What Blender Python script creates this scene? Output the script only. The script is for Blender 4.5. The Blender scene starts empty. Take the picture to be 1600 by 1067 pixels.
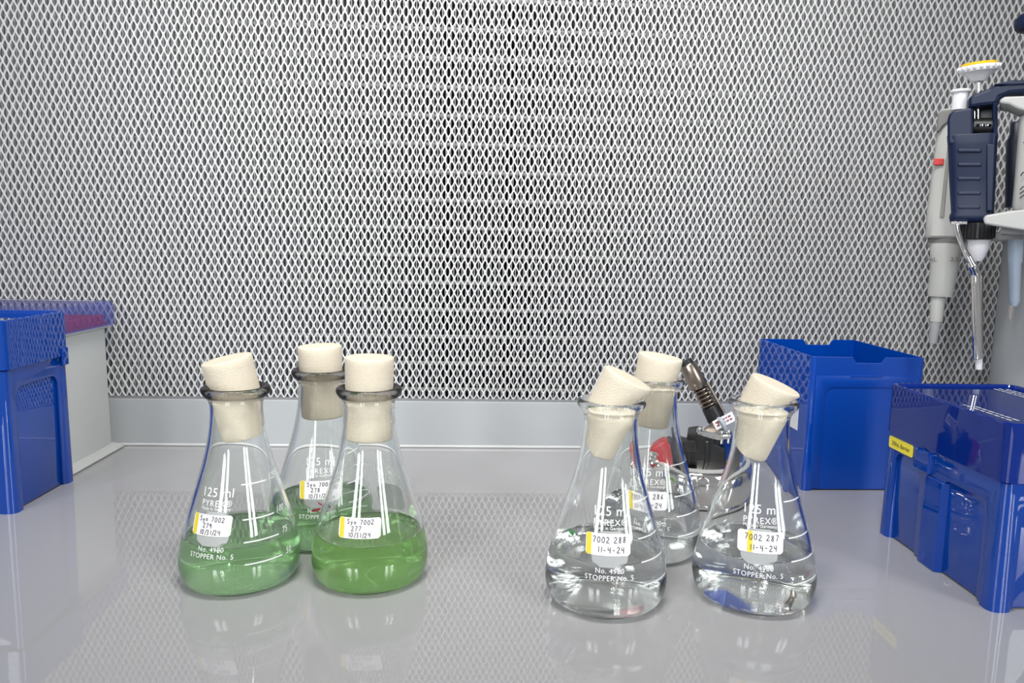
import bpy, bmesh, math, random
from mathutils import Vector, Matrix
import numpy as np
random.seed(7)
PI = math.pi
sc = bpy.context.scene
C = sc.collection

# ------------------------------------------------------------------ camera
CF, CP, CH, CR, CY = 1170.49, math.radians(7.3548), .193305, math.radians(1.0196), math.radians(2.3845)
_s, _c = math.sin(CY), math.cos(CY)
_r0 = Vector((_c, -_s, 0)); _u0 = Vector((math.sin(CP)*_s, math.sin(CP)*_c, math.cos(CP)))
_fw = Vector((_s*math.cos(CP), _c*math.cos(CP), -math.sin(CP)))
_ri = _r0*math.cos(CR) + _u0*math.sin(CR); _up = -_r0*math.sin(CR) + _u0*math.cos(CR)
cam = bpy.data.cameras.new('camera'); co = bpy.data.objects.new('camera', cam); C.objects.link(co)
co.matrix_world = Matrix(((_ri.x, _up.x, -_fw.x, 0), (_ri.y, _up.y, -_fw.y, 0), (_ri.z, _up.z, -_fw.z, CH), (0, 0, 0, 1)))
cam.sensor_width = 36; cam.lens = CF/1600*36; cam.clip_start = .01; cam.clip_end = 50
sc.camera = co

# ------------------------------------------------------------------ world, lights, exposure
w = bpy.data.worlds.new('room_light'); sc.world = w; w.use_nodes = True
w.node_tree.nodes['Background'].inputs[0].default_value = (.93, .95, 1, 1)
w.node_tree.nodes['Background'].inputs[1].default_value = .32
def area(name, loc, target, sx, sy, power, col=(1, 1, 1), spread=PI):
    l = bpy.data.lights.new(name, 'AREA'); l.shape = 'RECTANGLE'; l.size = sx; l.size_y = sy; l.energy = power; l.color = col; l.spread = spread
    o = bpy.data.objects.new(name, l); C.objects.link(o); o.location = loc
    o.rotation_euler = (Vector(target)-Vector(loc)).to_track_quat('-Z', 'Y').to_euler(); return o
area('hood_lamp', (.0, .22, .765), (.0, .70, .24), .30, .12, 2.4, (1, .99, .97), 1.75)
def pane(name, az, wd, power, dist=1.9, zc=.80, ht=1.0):
    a = math.radians(az); area(name, (dist*math.sin(a), .42-dist*math.cos(a), zc), (0, .45, .1), wd, ht, power, (.95, .98, 1))
pane('window_light', -20, .20, 10); pane('window_light', -33, .28, 13)
pane('window_light', 38, .20, 10); pane('window_light', 48, .22, 10)
vs = sc.view_settings
vs.view_transform = 'Standard'; vs.look = 'None'; vs.gamma = 1; vs.exposure = 0; vs.use_curve_mapping = False
try:
    cy = sc.cycles
    cy.max_bounces = 24; cy.transmission_bounces = 20; cy.transparent_max_bounces = 24; cy.glossy_bounces = 8; cy.diffuse_bounces = 5; cy.volume_bounces = 12
    cy.use_denoising = True; cy.sample_clamp_indirect = 25; cy.caustics_reflective = False; cy.blur_glossy = .2
except Exception: pass

# ------------------------------------------------------------------ helpers
def P(px, py, Y):
    """real point at depth Y (metres) seen at a pixel of the 1600x1067 frame"""
    d = _fw + _ri*((px-800)/CF) - _up*((py-533.5)/CF)
    return Vector((0, 0, CH)) + d*(Y/d.y)
class Frame:
    """upright plane through a real point, facing the middle of the bench front; off = distance behind it"""
    def __init__(s, p):
        s.p = Vector(p); s.n = Vector((p[0], p[1], 0)).normalized(); s.u = Vector((s.n.y, -s.n.x, 0))
    def at(s, px, py, off=0.):
        d = _fw + _ri*((px-800)/CF) - _up*((py-533.5)/CF); k = s.n.x*d.x+s.n.y*d.y
        return Vector((0, 0, CH)) + d*((s.n.x*s.p.x+s.n.y*s.p.y+off)/k)
def mat(name, base, rough=.5, metal=0, spec=.5, trans=0, ior=1.5, alpha=1, coat=0, sss=0):
    m = bpy.data.materials.new(name); m.use_nodes = True; b = m.node_tree.nodes['Principled BSDF']; I = b.inputs
    I['Base Color'].default_value = (*base, 1); I['Roughness'].default_value = rough; I['Metallic'].default_value = metal
    I['Specular IOR Level'].default_value = spec; I['Transmission Weight'].default_value = trans; I['IOR'].default_value = ior
    I['Alpha'].default_value = alpha; I['Coat Weight'].default_value = coat; I['Coat Roughness'].default_value = .03
    return m
def noise_bump(m, scale, strength, dist=.001, detail=4, vary=0.):
    nt = m.node_tree; b = nt.nodes['Principled BSDF']
    tc = nt.nodes.new('ShaderNodeTexCoord'); n = nt.nodes.new('ShaderNodeTexNoise'); bp = nt.nodes.new('ShaderNodeBump')
    n.inputs['Scale'].default_value = scale; n.inputs['Detail'].default_value = detail
    bp.inputs['Strength'].default_value = strength; bp.inputs['Distance'].default_value = dist
    nt.links.new(tc.outputs['Object'], n.inputs['Vector']); nt.links.new(n.outputs['Fac'], bp.inputs['Height']); nt.links.new(bp.outputs['Normal'], b.inputs['Normal'])
    if vary:
        base = b.inputs['Base Color'].default_value[:]
        mx = nt.nodes.new('ShaderNodeMix'); mx.data_type = 'RGBA'
        mx.inputs[6].default_value = tuple(x*(1-vary) for x in base[:3])+(1,); mx.inputs[7].default_value = tuple(min(1, x*(1+vary)) for x in base[:3])+(1,)
        nt.links.new(n.outputs['Fac'], mx.inputs[0]); nt.links.new(mx.outputs[2], b.inputs['Base Color'])
    return m
def see_through(name, tint, amount, base, rough=.1):
    """coloured clear plastic: part straight-through tinted light, part glossy surface"""
    m = mat(name, base, rough); nt = m.node_tree; out = nt.nodes['Material Output']; b = nt.nodes['Principled BSDF']
    t = nt.nodes.new('ShaderNodeBsdfTransparent'); t.inputs[0].default_value = (*tint, 1)
    mx = nt.nodes.new('ShaderNodeMixShader'); mx.inputs[0].default_value = 1-amount
    nt.links.new(t.outputs[0], mx.inputs[1]); nt.links.new(b.outputs[0], mx.inputs[2]); nt.links.new(mx.outputs[0], out.inputs[0]); return m
def empty(name, loc, label, cat, group=None):
    o = bpy.data.objects.new(name, None); C.objects.link(o); o.location = loc; o.empty_display_size = .02
    o['label'] = label; o['category'] = cat
    if group: o['group'] = group
    return o
def tag(o, label, cat, group=None):
    o['label'] = label; o['category'] = cat
    if group: o['group'] = group
    return o
def link(name, me, m, parent=None, smooth=False):
    """verts are in world space; the object keeps them relative to its parent's origin"""
    me.materials.append(m)
    if smooth:
        me.polygons.foreach_set('use_smooth', [True]*len(me.polygons))
    o = bpy.data.objects.new(name, me); C.objects.link(o)
    if parent is not None:
        o.parent = parent
        wl = Vector(parent.location)
        q = parent
        while q.parent: q = q.parent; wl = wl + Vector(q.location)
        me.transform(Matrix.Translation(-wl))
    return o
class MB:
    """collects vertices and faces (world coordinates) for one mesh"""
    def __init__(s): s.v = []; s.f = []
    def add(s, vs, fs):
        n = len(s.v); s.v += [tuple(v) for v in vs]; s.f += [tuple(i+n for i in f) for f in fs]; return s
    def build(s, name, m, parent=None, smooth=False, bevel=0, angle=40):
        me = bpy.data.meshes.new(name); me.from_pydata(s.v, [], s.f); me.update()
        bm = bmesh.new(); bm.from_mesh(me); bmesh.ops.recalc_face_normals(bm, faces=bm.faces)
        if bevel:
            es = [e for e in bm.edges if len(e.link_faces) == 2 and e.calc_face_angle(0) > math.radians(30)]
            bmesh.ops.bevel(bm, geom=es, offset=bevel, segments=2, affect='EDGES', profile=.5, clamp_overlap=True)
        if smooth:
            for e in bm.edges: e.smooth = not (len(e.link_faces) == 2 and e.calc_face_angle(0) > math.radians(angle))
        bm.to_mesh(me); bm.free()
        return link(name, me, m, parent, smooth)
    def box(s, x0, x1, y0, y1, z0, z1):
        return s.add([(x, y, z) for z in (z0, z1) for y in (y0, y1) for x in (x0, x1)], [(0, 2, 3, 1), (4, 5, 7, 6), (0, 1, 5, 4), (2, 6, 7, 3), (0, 4, 6, 2), (1, 3, 7, 5)])
    def loft(s, rings, cap=True, closed=False):
        n = len(rings[0]); vs = [p for r in rings for p in r]; fs = []
        m = len(rings)
        for i in range(m if closed else m-1):
            j = (i+1) % m
            for k in range(n): fs.append((i*n+k, i*n+(k+1) % n, j*n+(k+1) % n, j*n+k))
        if cap and not closed: fs += [tuple(range(n-1, -1, -1)), tuple((m-1)*n+k for k in range(n))]
        return s.add(vs, fs)
    def prism(s, poly, d):
        """planar polygon (3-D points) pushed along d"""
        n = len(poly); d = Vector(d); a = [Vector(p) for p in poly]
        return s.add(a+[p+d for p in a], [tuple(range(n-1, -1, -1)), tuple(range(n, 2*n))]+[(i, (i+1) % n, n+(i+1) % n, n+i) for i in range(n)])
    def tube(s, pts, rad, n=12, cap=True):
        pts = [Vector(p) for p in pts]; rings = []; ref = None
        for i, p in enumerate(pts):
            t = (pts[min(i+1, len(pts)-1)]-pts[max(i-1, 0)]).normalized()
            if ref is None: ref = t.orthogonal().normalized()
            ref = (ref-t*ref.dot(t)).normalized(); b = t.cross(ref)
            r = rad[i] if isinstance(rad, (list, tuple)) else rad
            rings.append([p+(ref*math.cos(2*PI*k/n)+b*math.sin(2*PI*k/n))*r for k in range(n)])
        return s.loft(rings, cap)
    def lathe(s, prof, c, n=48, axis=None):
        """profile of (radius, height) about a vertical axis through c, or along an axis vector"""
        c = Vector(c); ax = Vector(axis).normalized() if axis is not None else Vector((0, 0, 1))
        u = ax.orthogonal().normalized() if axis is not None else Vector((1, 0, 0)); v = ax.cross(u)
        return s.loft([[c+ax*z+(u*math.cos(2*PI*k/n)+v*math.sin(2*PI*k/n))*max(r, 1e-6) for k in range(n)] for r, z in prof])
def rrect(cx, cy, hx, hy, r, z, n=5):
    out = []
    for sx, sy, a0 in ((1, 1, 0), (-1, 1, 90), (-1, -1, 180), (1, -1, 270)):
        for i in range(n+1):
            a = math.radians(a0+90*i/n); out.append(Vector((cx+sx*(hx-r)+r*math.cos(a), cy+sy*(hy-r)+r*math.sin(a), z)))
    return out
def smooth_path(pts, k=6):
    pts = [Vector(p) for p in pts]; out = []
    for i in range(len(pts)-1):
        p0, p1, p2, p3 = pts[max(i-1, 0)], pts[i], pts[i+1], pts[min(i+2, len(pts)-1)]
        for j in range(k):
            t = j/k; out.append(.5*((2*p1)+(p2-p0)*t+(2*p0-5*p1+4*p2-p3)*t*t+(3*p1-p0-3*p2+p3)*t**3))
    return out+[pts[-1]]
def text_mesh(body, size, space=1.0):
    """flat printed lettering as triangles, centred on x, baseline at 0"""
    cu = bpy.data.curves.new('lettering', 'FONT'); cu.body = body; cu.size = size; cu.align_x = 'CENTER'; cu.space_character = space; cu.resolution_u = 3
    o = bpy.data.objects.new('lettering', cu); C.objects.link(o)
    dg = bpy.context.evaluated_depsgraph_get(); me = bpy.data.meshes.new_from_object(o.evaluated_get(dg))
    bpy.data.objects.remove(o); bpy.data.curves.remove(cu)
    v = [(p.co.x, p.co.y) for p in me.vertices]; f = [tuple(p.vertices) for p in me.polygons]; bpy.data.meshes.remove(me)
    return v, f
GL = {'S': [[(.55, .9), (.3, 1), (.08, .82), (.3, .55), (.52, .3), (.3, .02), (.03, .15)]], 'y': [[(.05, .6), (.2, .25), (.38, .28)], [(.45, .62), (.3, .05), (.1, -.3)]],
      'n': [[(.08, .6), (.1, .05)], [(.1, .4), (.25, .6), (.4, .5), (.42, .03)]], '7': [[(.03, .95), (.55, .95), (.35, .5), (.22, 0)]],
      '0': [[(.3, .95), (.06, .6), (.12, .1), (.38, .05), (.52, .45), (.45, .85), (.28, .95)]], '2': [[(.05, .75), (.25, .98), (.48, .75), (.3, .4), (.02, .04), (.58, .03)]],
      '9': [[(.48, .75), (.25, .95), (.08, .68), (.25, .48), (.48, .72), (.45, .3), (.36, 0)]], '8': [[(.48, .8), (.28, .97), (.1, .75), (.45, .3), (.28, .02), (.06, .25), (.3, .52), (.48, .8)]],
      '1': [[(.25, .95), (.22, .02)]], '/': [[(.45, 1.05), (.08, -.12)]], '3': [[(.08, .9), (.32, .97), (.45, .75), (.22, .53), (.47, .28), (.28, .02), (.05, .1)]],
      '4': [[(.1, .95), (.06, .5), (.45, .48)], [(.45, .95), (.42, -.05)]], '6': [[(.45, .95), (.15, .55), (.1, .15), (.3, .02), (.45, .2), (.3, .42), (.12, .25)]], '-': [[(.05, .45), (.45, .47)]]}
def handwriting(lines, h, pitch, lw, x0, y0, indents):
    """pen strokes as thin flat ribbons in label coordinates"""
    vs = []; fs = []; rnd = random.Random(sum(map(ord, ''.join(lines))))
    for li, s in enumerate(lines):
        x = x0+indents[li]; y = y0-li*pitch
        for ch in s:
            if ch == ' ': x += h*.55; continue
            dy = rnd.uniform(-.06, .06)*h
            for st in GL[ch]:
                p = [Vector((x+a*h*.95, y+b*h+dy, 0)) for a, b in st]
                if len(p) > 2: p = smooth_path(p, 3)
                n = len(vs)
                for i, q in enumerate(p):
                    t = (p[min(i+1, len(p)-1)]-p[max(i-1, 0)]).normalized(); nn = Vector((-t.y, t.x, 0))*lw/2
                    vs += [(q+nn)[:2], (q-nn)[:2]]
                    if i: fs.append((n+2*i-2, n+2*i-1, n+2*i+1, n+2*i))
            x += h*(.50 if ch in '1/' else .80)
    return vs, fs

# ------------------------------------------------------------------ materials
M = {}
M['mesh'] = mat('white_enamel', (.60, .60, .605), .4)
M['pleat'] = noise_bump(mat('filter_paper', (.50, .50, .50), .9, spec=.2), 900, .2, .0003)
M['bead'] = mat('glue_bead', (.45, .45, .44), .5)
M['panel'] = mat('unseen_hood_panel', (.42, .42, .43), .4)  # kept grey so the unseen side panels throw back less fill light
M['floor'] = noise_bump(mat('grey_vinyl_floor', (.30, .30, .30), .5), 20, .02, .001, vary=.05)
M['sill'] = noise_bump(mat('grey_painted_steel', (.40, .415, .425), .32), 140, .05, .001)
M['lip'] = mat('white_edge_strip', (.62, .62, .62), .3)
M['gasket'] = mat('grey_gasket', (.22, .22, .23), .7)
M['bench'] = mat('glossy_bench_laminate', (.40, .394, .398), .018, spec=.5)
M['foam'] = noise_bump(mat('cream_foam', (.82, .73, .58), .95, spec=.1), 1800, .6, .0010, 3, .10)
M['print'] = mat('white_ceramic_print', (.86, .87, .87), .45)
M['patch'] = see_through('white_marking_patch', (.9, .9, .9), .12, (.78, .79, .79), .5)
_nt = M['patch'].node_tree; _tl = _nt.nodes.new('ShaderNodeBsdfTranslucent'); _tl.inputs[0].default_value = (.75, .76, .76, 1); _mx = _nt.nodes.new('ShaderNodeMixShader'); _mx.inputs[0].default_value = .45
_b = _nt.nodes['Principled BSDF']; _old = [l for l in _nt.links if l.from_node == _b][0]; _to = _old.to_socket; _nt.links.remove(_old)
_nt.links.new(_b.outputs[0], _mx.inputs[1]); _nt.links.new(_tl.outputs[0], _mx.inputs[2]); _nt.links.new(_mx.outputs[0], _to)
M['paper'] = mat('white_label_paper', (.88, .85, .87), .6)
M['yellow_tape'] = mat('yellow_tape', (.80, .62, .03), .5)
M['ink'] = mat('black_pen_ink', (.015, .015, .02), .5)
M['red_ink'] = mat('red_smear', (.25, .015, .03), .5)
M['soot'] = see_through('sooty_film', (.80, .78, .76), .62, (.018, .017, .016), .3)
_nt = M['soot'].node_tree; _nt.nodes['Principled BSDF'].inputs['Specular IOR Level'].default_value = .08; _lw = _nt.nodes.new('ShaderNodeLayerWeight'); _lw.inputs[0].default_value = .35; _mr = _nt.nodes.new('ShaderNodeMapRange')
_mr.inputs[1].default_value = .12; _mr.inputs[2].default_value = .55; _mr.inputs[3].default_value = .15; _mr.inputs[4].default_value = .96
_nt.links.new(_lw.outputs['Facing'], _mr.inputs[0]); _nt.links.new(_mr.outputs[0], [n for n in _nt.nodes if n.type == 'MIX_SHADER'][0].inputs[0])
M['blue'] = noise_bump(mat('blue_polypropylene', (.001, .046, .31), .012, spec=.65), 70, .03, .002, 2)
M['blue_rear'] = noise_bump(mat('bright_blue_polypropylene', (.001, .055, .38), .012, spec=.6), 70, .03, .002, 2)
M['blue_satin'] = mat('satin_blue_polypropylene', (.001, .050, .34), .32, spec=.4)
M['blue_lid'] = see_through('blue_clear_lid', (.06, .14, .60), .25, (.004, .030, .26), .03)
M['violet_lid'] = see_through('violet_clear_lid', (.76, .77, .95), .72, (.14, .17, .50), .03)
M['white_plastic'] = noise_bump(mat('white_box_plastic', (.52, .535, .515), .5), 500, .06, .0005)
M['red_tips'] = mat('red_tips', (.40, .015, .05), .4)
M['yellow_label'] = mat('yellow_label', (.85, .70, .05), .5)
M['navy'] = mat('navy_plastic', (.005, .013, .046), .42, spec=.3)
M['navy_dark'] = mat('dark_navy_plastic', (.006, .010, .03), .4)
M['black'] = mat('black_plastic', (.012, .012, .013), .4)
M['chrome'] = mat('polished_steel', (.82, .80, .78), .07, 1)
M['bronze'] = mat('heated_steel', (.36, .30, .25), .28, 1)
M['grey'] = mat('warm_grey_plastic', (.50, .50, .47), .45)
M['grey_dark'] = mat('dark_grey_plastic', (.17, .17, .155), .5)
M['grey_mid'] = mat('mid_grey_plastic', (.27, .27, .25), .5)
M['grey_light'] = mat('light_grey_plastic', (.50, .50, .48), .4)
M['post'] = mat('grey_post_paint', (.36, .37, .37), .45)
M['red'] = mat('red_plastic', (.42, .012, .02), .3)
M['red_band'] = mat('red_band', (.62, .03, .03), .5)
M['yellow_cap'] = mat('yellow_cap', (.85, .52, .02), .4)
M['white'] = mat('white_gloss_plastic', (.80, .80, .82), .3)
M['hose'] = mat('pale_hose', (.45, .50, .56), .4)
M['tip_blue'] = mat('pale_blue_plastic', (.42, .50, .60), .25)
M['green_leaf'] = mat('green_scrap', (.03, .22, .05), .5)
def dielectric(name, ior, col=(1, 1, 1), vol=None):
    m = bpy.data.materials.new(name); m.use_nodes = True; nt = m.node_tree; nt.nodes.remove(nt.nodes['Principled BSDF'])
    g = nt.nodes.new('ShaderNodeBsdfGlass'); g.inputs['IOR'].default_value = ior; g.inputs['Roughness'].default_value = 0; g.inputs[0].default_value = (*col, 1)
    nt.links.new(g.outputs[0], nt.nodes['Material Output'].inputs['Surface'])
    if vol:
        da, ca, ds, cs = vol
        a = nt.nodes.new('ShaderNodeVolumeAbsorption'); a.inputs[0].default_value = (*ca, 1); a.inputs[1].default_value = da
        s = nt.nodes.new('ShaderNodeVolumeScatter'); s.inputs[0].default_value = (*cs, 1); s.inputs[1].default_value = ds; s.inputs['Anisotropy'].default_value = -.15
        ad = nt.nodes.new('ShaderNodeAddShader'); nt.links.new(a.outputs[0], ad.inputs[0]); nt.links.new(s.outputs[0], ad.inputs[1])
        nt.links.new(ad.outputs[0], nt.nodes['Material Output'].inputs['Volume'])
    return m
M['glass'] = dielectric('borosilicate_glass', 1.473, (.995, 1, .995))
M['water'] = dielectric('clear_water', 1.333)
M['culture'] = dielectric('green_culture', 1.333, vol=(17, (.36, .99, .14), 13, (.75, 1, .62)))
M['culture_deep'] = dielectric('deeper_green_culture', 1.333, vol=(25, (.48, .99, .03), 17, (.80, 1, .45)))

# ------------------------------------------------------------------ setting: bench, sill, filter wall
YW = .6996
b = MB().box(-.95, .95, -.25, YW, -.03, 0)
tag(b.build('bench_top', M['bench'], bevel=.002), 'glossy pale grey bench top that everything stands on', 'worktop')
s = MB().box(-.95, .95, YW, YW+.02, -.03, .0448); o = s.build('trim_1', M['sill'], bevel=.0008); o['kind'] = 'structure'
s = MB().box(-.95, .95, YW-.0025, YW-.0002, .0002, .0027); o = s.build('trim_2', M['lip'], bevel=.0008); o['kind'] = 'structure'
wall = bpy.data.objects.new('wall_back', None); C.objects.link(wall); wall.location = (0, .702, 0); wall['kind'] = 'structure'
MB().box(-.95, .95, .7005, .7035, .0448, .0470).build('gasket', M['gasket'], wall)
for nm, x0, yf in (('unseen_panel_left', -.70, -.24), ('unseen_panel_right', .69, -.05)):  # added hood sides, out of view; front edges reach forward to block window light
    o = MB().box(x0, x0+.012, yf, .74, -.03, .80).build(nm, M['panel'], None, False, .001); o['kind'] = 'structure'
o = MB().box(-.70, .702, .10, .80, .80, .82).build('ceiling', M['panel'], None, False, .001); o['kind'] = 'structure'
o = MB().box(-3, 3, -3, 1.0, -.82, -.80).build('floor', M['floor']); o['kind'] = 'structure'
PX, PV, CX0, CZ0 = 6.37, 12.78, 9.3, 403.5-12.78*40
def mesh_screen():
    hx, hz = PX/2, PV/2
    q = [(0, .356), (.151, .252), (.298, .117), (.356, 0)]        # quarter of the opening, in cell widths / heights
    hole = [(a*PX, c*PV) for a, c in q]
    hole += [(a, -c) for a, c in reversed(hole[:-1])]; hole += [(-a, c) for a, c in reversed(hole[1:-1])]
    # matching points on the rhombus around the opening
    rim = []
    for a, c in hole:
        k = 1/max(1e-9, abs(a)/hx+abs(c)/hz); rim.append((a*k, c*k))
    n = len(hole)
    tile = np.array(rim+hole+hole); depth = np.array([0.]*n+[0.]*n+[1.3]*n)
    fs = []
    for i in range(n):
        j = (i+1) % n; fs += [(i, j, n+j, n+i), (n+i, n+j, 2*n+j, 2*n+i)]
    fs = np.array(fs)
    cells = []
    for r in range(-2, 90):
        z = CZ0+r*PV/2
        if z < 30 or z > 560: continue
        for k in range(-100, 110):
            x = CX0+k*PX+(PX/2 if r % 2 else 0)
            if -600 < x < 680: cells.append((x, z))
    cells = np.array(cells); m = len(cells); tn = len(tile)
    v = np.empty((m, tn, 3)); v[:, :, 0] = cells[:, None, 0]+tile[None, :, 0]; v[:, :, 2] = cells[:, None, 1]+tile[None, :, 1]; v[:, :, 1] = 702+depth[None, :]
    v = v.reshape(-1, 3)
    v[:, 2] = np.maximum(v[:, 2], 46.0)
    F = (fs[None]+(np.arange(m)*tn)[:, None, None]).reshape(-1, 4)
    key = np.round(v*50).astype(np.int64); _, first, inv = np.unique(key, axis=0, return_index=True, return_inverse=True)
    v = v[first]; F = inv.reshape(-1)[F.reshape(-1)].reshape(-1, 4)
    bad = np.zeros(len(F), bool)
    for a in range(4):
        for c in range(a+1, 4): bad |= F[:, a] == F[:, c]
    F = F[~bad]
    me = bpy.data.meshes.new('mesh_screen'); me.vertices.add(len(v)); me.vertices.foreach_set('co', (v/1000).ravel())
    me.loops.add(F.size); me.loops.foreach_set('vertex_index', F.ravel().astype(np.int32)); me.polygons.add(len(F))
    me.polygons.foreach_set('loop_start', np.arange(0, F.size, 4, dtype=np.int32)); me.update(calc_edges=True); me.validate()
    o = link('mesh_screen', me, M['mesh'], wall); o['label'] = 'white expanded metal mesh screen'
    return o
mesh_screen()
def filter_pleats():
    pitch, tip0, yt, dep = 3.9, .6, 711.0, 60.0
    v = []; f = []
    prof = [(-.52, 1.0), (-.42, .25), (0, 0), (.42, .25), (.52, 1.0), (.95, dep), (pitch-.95, dep)]
    cols = []
    for k in range(-165, 185):
        for dx, dy in prof: cols.append((tip0+k*pitch+dx, yt+dy))
    for x, y in cols: v += [(x/1000, y/1000, .030), (x/1000, y/1000, .570)]
    for i in range(len(cols)-1): f.append((2*i, 2*i+2, 2*i+3, 2*i+1))
    me = bpy.data.meshes.new('filter_pleats'); me.from_pydata(v, [], f); me.update()
    o = link('filter_pleats', me, M['pleat'], wall); o['kind'] = 'stuff'
    bd = MB()
    for k in range(-15, 8):
        z = .3874+k*.0257
        if z > .03: bd.loft([[(x, .7165+1.8e-3*math.cos(a), z+1.9e-3*math.sin(a)) for a in np.linspace(0, 2*PI, 9)[:-1]] for x in (-.62, .70)])
    bd.build('glue_beads', M['bead'], wall, True)['kind'] = 'stuff'
filter_pleats()

# ------------------------------------------------------------------ erlenmeyer flasks
OUT = [(24.0, 0), (27.0, .35), (29.3, 1.5), (31.4, 3.9), (32.7, 7.2), (33.4, 11), (33.5, 14), (33.1, 18.2), (32.3, 23), (30.7, 30), (29.0, 36.5), (25.6, 47.5), (22.2, 58.5), (19.6, 67),
       (17.7, 74.5), (16.2, 81.5), (15.2, 88), (14.6, 94), (14.35, 100), (14.7, 103.3), (15.9, 105.6), (17.5, 107.4), (18.35, 109), (18.45, 110.5), (17.7, 111.7), (16.3, 112)]
INN = [(14.6, 111.4), (13.3, 109.6), (12.75, 107), (12.6, 103), (12.65, 98), (13.0, 93.5), (13.7, 87.5), (14.7, 81), (16.2, 73.9), (18.0, 66.6), (20.6, 58.0), (24.0, 47.0), (27.4, 36.0), (29.1, 29.5),
       (30.6, 22.6), (31.5, 17.8), (31.8, 14), (31.6, 11), (30.9, 8.0), (29.6, 5.3), (27.6, 3.6), (24.5, 2.5), (14, 2.1), (0, 2.0)]
def interp(prof, z):
    p = sorted(prof, key=lambda q: q[1])
    return float(np.interp(z, [q[1] for q in p], [q[0] for q in p]))
def fine(prof, k=4):
    return [(p.x, p.y) for p in smooth_path([Vector((a, b, 0)) for a, b in prof], k)]
OZ = sorted([q for q in fine(OUT, 3) if q[1] <= 100.5], key=lambda q: q[1]); IZ = sorted(fine(INN, 3), key=lambda q: q[1])
r_out = lambda z: float(np.interp(z, [q[1] for q in OZ], [q[0] for q in OZ]))
r_in = lambda z: float(np.interp(z, [q[1] for q in IZ], [q[0] for q in IZ]))
def on_cone(c, phi, off):
    """maps (u mm around, z mm up) to the outside of a flask; phi measured from the side that faces the camera"""
    base = math.atan2(-c[1], -c[0])
    def f(u, z):
        r = r_out(z)+off; a = base+phi+u/r_out(z)
        # lean the offset outwards with the cone so that layers never touch
        return Vector((c[0]+r*math.cos(a)/1000, c[1]+r*math.sin(a)/1000, z/1000+off*.32/1000))
    return f
def wrap_flat(name, vs, fs, f, m, parent):
    b = MB(); b.add([f(u, z) for u, z in vs], fs)
    me = bpy.data.meshes.new(name); me.from_pydata(b.v, [], b.f); me.update()
    return link(name, me, m, parent)
def rr_outline(w, h, r, n=4):
    return [(p.x, p.y) for p in rrect(0, 0, w/2, h/2, r, 0, n)]
def patch_grid(w, h, r, nx=10, ny=8):
    """rounded rectangle as a grid that can bend"""
    vs = []; fs = []
    for j in range(ny+1):
        t = -1+2*j/ny; y = t*h/2
        d = max(0, abs(y)-(h/2-r)); half = w/2-r+math.sqrt(max(0, r*r-d*d))
        for i in range(nx+1): vs.append((half*(-1+2*i/nx), y))
    for j in range(ny):
        for i in range(nx): a = j*(nx+1)+i; fs.append((a, a+1, a+nx+2, a+nx+1))
    return vs, fs
def thick_patch(name, w, h, r, f0, f1, uc, zc, m, parent):
    vs, fs = patch_grid(w, h, r, 12, 10); n = len(vs)
    V = [f1(uc+u, zc+z) for u, z in vs]+[f0(uc+u, zc+z) for u, z in vs]
    # boundary
    nx = 12; ny = 10
    bl = [i for i in range(nx+1)]+[j*(nx+1)+nx for j in range(1, ny+1)]+[ny*(nx+1)+i for i in range(nx-1, -1, -1)]+[j*(nx+1) for j in range(ny-1, 0, -1)]
    F = fs+[tuple(reversed([i+n for i in q])) for q in fs]+[(bl[i], bl[(i+1) % len(bl)], bl[(i+1) % len(bl)]+n, bl[i]+n) for i in range(len(bl))]
    return MB().add(V, F).build(name, m, parent)
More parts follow.
